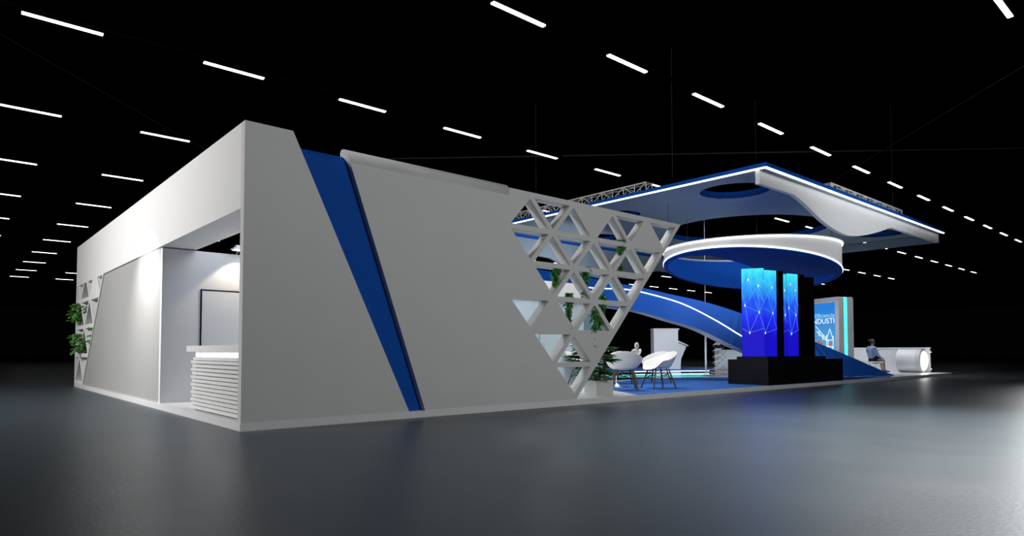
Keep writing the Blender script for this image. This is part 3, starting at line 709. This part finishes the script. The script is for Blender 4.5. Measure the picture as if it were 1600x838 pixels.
vs = empty('knot_sculpture', (10.15, 1.85, PT+.731), 'pale knotted stone sculpture standing on the round table', 'sculpture', local=True)
bm = bmesh.new(); K = []
for k in range(97):
    t = 2*math.pi*k/96; K.append(((math.sin(t)+2*math.sin(2*t))*.032, (math.cos(t)-2*math.cos(2*t))*.032, .10+(-math.sin(3*t))*.045))
tube(bm, K, .024, 8, cap=False); tube(bm, [(.045*math.cos(a/8*math.pi)*1.0+.01, .0, .225+.045*math.sin(a/8*math.pi)) for a in range(17)], .022, 8, cap=False)
lathe(bm, [(.05, 0), (.08, .012), (.075, .04), (.05, .06)], n=16)
link('knot', bm, STONE, vs, smooth=True); vs.scale = (1.15, 1.15, 1.3)
# ------------------------------------------------------------------ plants
def leaf(bm, base, d, L, W, droop=.3, n=4, seg=None):
    """folded blade leaf"""
    d = Vector(d).normalized(); s_ = d.cross(Vector((0, 0, 1)));
    if s_.length < .1: s_ = Vector((1, 0, 0))
    s_.normalize(); prev = None; base = Vector(base)
    for i in range(n+1):
        t = i/n; c = base+d*L*t+Vector((0, 0, -droop*L*t*t)); w_ = W*math.sin(math.pi*min(.98, max(.06, t*.95+.05)))
        up_ = Vector((0, 0, .25*w_)); row = [bm.verts.new(c-s_*w_/2+up_), bm.verts.new(c), bm.verts.new(c+s_*w_/2+up_)]
        if prev:
            for k in range(2): bm.faces.new((prev[k], prev[k+1], row[k+1], row[k]))
        prev = row
def leafobj(name, bm, m, parent, smooth=True):
    o = link(name, bm, m, parent, smooth); md = o.modifiers.new('thick', 'SOLIDIFY'); md.thickness = .002; return o
def fan_plant(loc, label, h=.75, nf=9, seed=3):
    rnd = random.Random(seed); root = empty('potted_palm', loc, label, 'potted plant', local=True)
    bm = BX(-.26, .26, -.16, .16, 0, .30); bmesh.ops.delete(bm, geom=[f for f in bm.faces if f.calc_center_median().z > .29], context='FACES')
    box(bm, -.235, .235, -.135, .135, .0, .24); link('planter', bm, PLANTER, root)
    link('soil', BX(-.24, .24, -.14, .14, .24, .265), SOIL, root)
    sb = bmesh.new(); lb = bmesh.new()
    for k in range(nf):
        a = 2*math.pi*k/nf+rnd.uniform(-.3, .3); hh = h*rnd.uniform(.2, 1.0); rr = rnd.uniform(.14, .30)*(1.3-hh*.4)
        b0 = Vector((.08*math.cos(a)-.06, .05*math.sin(a), .26)); tip = Vector((rr*math.cos(a)*1.3-.16, rr*math.sin(a)*.8+.06, hh*.85+.18))
        tube(sb, [b0, b0.lerp(tip, .5)+Vector((0, 0, .08)), tip], .007, 5)
        out = Vector((math.cos(a), math.sin(a), .35)).normalized()
        for j in range(11):
            aa = (j-5)*.27; d = Matrix.Rotation(aa, 3, Vector((0, 0, 1)).cross(out).cross(out).normalized()) @ out
            leaf(lb, tip, d, rnd.uniform(.26, .38), .10, .22)
    link('stems', sb, DLEAF, root); leafobj('leaves', lb, DLEAF, root); return root
fan_plant((7.35, .62, PT), 'dark green fan palm in a low grey rectangular planter behind the lattice foot', .92, 24, 4).rotation_euler.z = 0
def vine(name, loc, L, n, label, spreadx=.07, m=LEAF, seed=1, strands=4, grp=None, ls=.10):
    rnd = random.Random(seed); root = empty(name, loc, label, 'plant', grp, local=True)
    sb = bmesh.new(); lb = bmesh.new()
    for s_ in range(strands):
        x, y = rnd.uniform(-spreadx, spreadx)*.7, rnd.uniform(-.03, .03); LL = L*rnd.uniform(.6, 1) if s_ else L; pts = []
        for k in range(9):
            t = k/8; pts.append((x+.02*math.sin(5*t+s_), y+.02*math.cos(4*t+s_), .03-LL*t))
        tube(sb, pts, .004, 4)
        for k in range(int(n*1.7)):
            t = rnd.random(); p = Vector(pts[min(7, int(t*8))]).lerp(Vector(pts[min(7, int(t*8))+1]), t*8 % 1)
            a = rnd.uniform(0, 6.28); leaf(lb, p, (math.cos(a), math.sin(a)*.8, rnd.uniform(-.9, .4)), ls*rnd.uniform(.7, 1.25)*(1-.3*t), ls*.55, .4, 3)
    link('stems', sb, m, root); leafobj('leaves', lb, m, root); return root
G1 = 'vines trailing from the front lattice'
def V(px, py, y): p = at_y(px, py, y); return (p.x, p.y, p.z)
vine('trailing_vine', V(969, 377, .10), .66, 26, 'green vine hanging highest, in the upper right cells of the lattice', .05, seed=1, strands=4, grp=G1)
vine('trailing_vine', V(868, 419, .10), .56, 22, 'green vine hanging farthest left, over the edge of the solid panel', .05, seed=2, grp=G1)
vine('trailing_vine', V(913, 420, .10), .58, 22, 'green vine hanging in the middle of the lattice right of the leftmost vine', .06, seed=3, grp=G1)
vine('trailing_vine', V(888, 461, .10), .62, 24, 'green vine hanging below and between the two middle vines', .05, seed=4, grp=G1)
vine('trailing_vine', V(936, 463, .10), .70, 60, 'bushy green vine hanging over the solid triangle, the largest of the vines', .15, seed=5, strands=7, grp=G1)
vine('trailing_vine', V(926, 480, .02), .78, 22, 'long thin vine tail dangling in front of the solid triangle', .03, seed=6, strands=2, grp=G1)
def bush(loc, R, n, label, seed, m=LEAF2):
    rnd = random.Random(seed); root = empty('shelf_plant', loc, label, 'plant', 'leafy plants in the side lattice', local=True)
    sb = bmesh.new(); lb = bmesh.new()
    for k in range(n):
        a = rnd.uniform(0, 6.28); e = rnd.uniform(-.6, 1); d = Vector((math.cos(a), math.sin(a)*1.6, e)); p = Vector((R[0]*math.cos(a)*rnd.random(), R[1]*math.sin(a)*rnd.random(), R[2]*rnd.uniform(-.8, 1)))
        leaf(lb, p, d, .16, .12, .3, 3)
        if k % 12 == 0: tube(sb, [(0, 0, -R[2]*.7), p], .006, 4)
    link('stems', sb, DLEAF, root); leafobj('leaves', lb, m, root); return root
bush((-.06, 12.8, 1.98), (.16, .34, .27), 95, 'bright green leafy plant spilling from the upper shelf of the side lattice', 1)
bush((-.04, 12.55, 1.15), (.14, .34, .27), 95, 'bright green leafy plant spilling from the lower shelf of the side lattice', 2)
bush((.12, 11.15, 1.42), (.08, .16, .22), 40, 'small green plant in the lattice cell next to the grey panel', 3, LEAF)
bush((.14, 12.0, 2.1), (.07, .14, .16), 24, 'small green sprig in the upper lattice cell beside the large plant', 4, LEAF)
# ------------------------------------------------------------------ seated person
def skin_mesh(name, verts, edges, radii, m, parent, lev=2, rot=None):
    me = bpy.data.meshes.new(name); me.from_pydata(verts, edges, []); o = bpy.data.objects.new(name, me); COL.objects.link(o)
    o.modifiers.new('skin', 'SKIN'); 
    for i, r_ in enumerate(radii):
        sv = me.skin_vertices[0].data[i] if me.skin_vertices else None
        if sv: sv.radius = r_ if isinstance(r_, tuple) else (r_, r_); sv.use_root = (i == 0)
    if not me.skin_vertices:
        bpy.context.view_layer.update()
    sb = o.modifiers.new('sub', 'SUBSURF'); sb.levels = lev; sb.render_levels = lev
    bpy.context.view_layer.update()
    ev = bpy.data.meshes.new_from_object(o.evaluated_get(bpy.context.evaluated_depsgraph_get())); bpy.data.objects.remove(o)
    ev.name = name; ev.materials.clear(); ev.materials.append(m)
    for p in ev.polygons: p.use_smooth = True
    q = bpy.data.objects.new(name, ev); COL.objects.link(q); q.parent = parent; return q
# local: facing +x, left = +y, seat at z=.46
PX, PYY = 26.55, 2.42
pe = empty('person', (PX, PYY, PT), 'person with tied brown hair, blue shirt and dark skirt sitting with hands on knees', 'person', local=True, rz=-.55); pe.scale = (1.1, 1.1, 1.0)
body = [(0, 0, .56), (.0, 0, .70), (.01, 0, .86), (.0, 0, 1.00), (.02, 0, 1.09), (.03, 0, 1.14), (.05, 0, 1.20), (.06, 0, 1.29),
        (.0, .17, 1.01), (.03, .21, .78), (.25, .12, .64), (.33, .08, .62),
        (.0, -.17, 1.01), (.03, -.21, .78), (.25, -.12, .64), (.33, -.08, .62),
        (.02, .09, .53), (.42, .09, .53), (.50, .08, .10), (.61, .09, .05),
        (.02, -.09, .53), (.42, -.09, .53), (.46, -.10, .10), (.57, -.10, .05)]
ed = [(0, 1), (1, 2), (2, 3), (3, 4), (4, 5), (5, 6), (6, 7), (3, 8), (8, 9), (9, 10), (10, 11), (3, 12), (12, 13), (13, 14), (14, 15), (0, 16), (16, 17), (17, 18), (18, 19), (0, 20), (20, 21), (21, 22), (22, 23)]
ra = [(.11, .09), (.10, .08), (.11, .085), (.11, .08), .05, .048, (.072, .085), (.065, .075), .035, .034, .03, .025, .035, .034, .03, .025, .065, .056, .036, .032, .065, .056, .036, .032]
skin_mesh('body', body, ed, ra, SKIN, pe)
for s_ in (1, -1):      # hands: palm with five fingers
    px, py, pz = (.33, .08*s_, .615)
    vv = [(px, py, pz), (px+.05, py-.005*s_, pz-.005)]; ee = [(0, 1)]; rr_ = [.022, (.03, .014)]
    for k in range(4):
        o_ = (k-1.5)*.017; L = (.065, .075, .07, .055)[k]; i = len(vv)
        vv += [(px+.075, py+o_, pz-.006), (px+.075+L*.5, py+o_*1.1, pz-.012), (px+.075+L, py+o_*1.15, pz-.032)]; ee += [(1, i), (i, i+1), (i+1, i+2)]; rr_ += [.009, .008, .007]
    i = len(vv); vv += [(px+.03, py-.035*s_, pz-.008), (px+.065, py-.045*s_, pz-.02)]; ee += [(0, i), (i, i+1)]; rr_ += [.010, .008]
    skin_mesh('hand', vv, ee, rr_, SKIN, pe, 1)
sh = [(0, 0, .55), (.0, 0, .74), (.01, 0, .87), (.0, 0, 1.00), (.02, 0, 1.08), (.0, .175, 1.01), (.03, .215, .80), (.29, .10, .63), (.0, -.175, 1.01), (.03, -.215, .80), (.29, -.10, .63)]
skin_mesh('shirt', sh, [(0, 1), (1, 2), (2, 3), (3, 4), (3, 5), (5, 6), (6, 7), (3, 8), (8, 9), (9, 10)], [(.175, .15), (.155, .13), (.175, .14), (.19, .135), .068, .105, .07, .042, .088, .07, .042], SHIRT, pe)
skin_mesh('skirt', [(-.05, 0, .62), (.03, 0, .54), (.22, 0, .535), (.42, 0, .54)], [(0, 1), (1, 2), (2, 3)], [(.15, .17), (.16, .21), (.135, .20), (.105, .18)], SKIRT, pe)
bm = bmesh.new(); bmesh.ops.create_uvsphere(bm, u_segments=24, v_segments=16, radius=1)
for v in bm.verts:
    x, y, z = v.co; fx = .095 if x < 0 else .09
    v.co = Vector((.045+x*fx, y*.083, 1.285+z*.115)); 
    if x > .3: v.co.x -= 0.0
bmesh.ops.delete(bm, geom=[v for v in bm.verts if v.co.x > .09 and v.co.z < 1.33 or v.co.z < 1.19], context='VERTS')
link('hair', bm, HAIR, pe, smooth=True).modifiers.new('t', 'SOLIDIFY').thickness = .02
bm = bmesh.new(); bmesh.ops.create_uvsphere(bm, u_segments=16, v_segments=10, radius=.055)
for v in bm.verts: v.co = Vector((v.co.x*1.1-.075, v.co.y, v.co.z*.8+1.33))
link('hair_bun', bm, HAIR, pe, smooth=True)
bm = bmesh.new()
M_ = Matrix.Translation((.130, 0, 1.275))
bmesh.ops.create_cone(bm, segments=8, radius1=.018, radius2=.006, depth=.04, matrix=M_ @ Matrix.Rotation(math.radians(105), 4, 'Y'))
link('nose', bm, SKIN, pe, smooth=True)
bm = bmesh.new()
for s_ in (1, -1):
    bmesh.ops.create_uvsphere(bm, u_segments=8, v_segments=6, radius=.009, matrix=Matrix.Translation((.118, .03*s_, 1.298)))
link('eyes', bm, BLACK, pe); 
link('mouth', BX(.112, .124, -.022, .022, 1.235, 1.243), mat('lips', (.35, .10, .09), .5), pe)
for s_ in (1, -1):
    bm = bmesh.new(); bmesh.ops.create_uvsphere(bm, u_segments=10, v_segments=8, radius=1)
    for v in bm.verts: v.co = Vector((.04+v.co.x*.016, .078*s_+v.co.y*.008, 1.285+v.co.z*.028))
    link('ear', bm, SKIN, pe, smooth=True)
for fx, fy in ((.50, .085), (.46, -.10)):
    bm = bmesh.new(); box(bm, fx-.04, fx+.20, fy-.04, fy+.04, 0, .055, bevel=.015); link('shoe', bm, SHOE, pe, smooth=True)
st = empty('bench', (PX, PYY, PT), 'small white curved bench under the seated person', 'bench', local=True, rz=-.75)
bm = bmesh.new(); box(bm, -.26, .36, -.26, .26, .40, .45, bevel=.02); link('seat', bm, CHAIRW, st)
for sx_ in (-.2, .3):
    for sy in (-.2, .2): link('leg', TB([(sx_*.8, sy, .40), (sx_, sy*1.1, 0)], .014, 8), METAL, st)
for o in list(bpy.data.objects):
    if 'local' in o: del o['local']
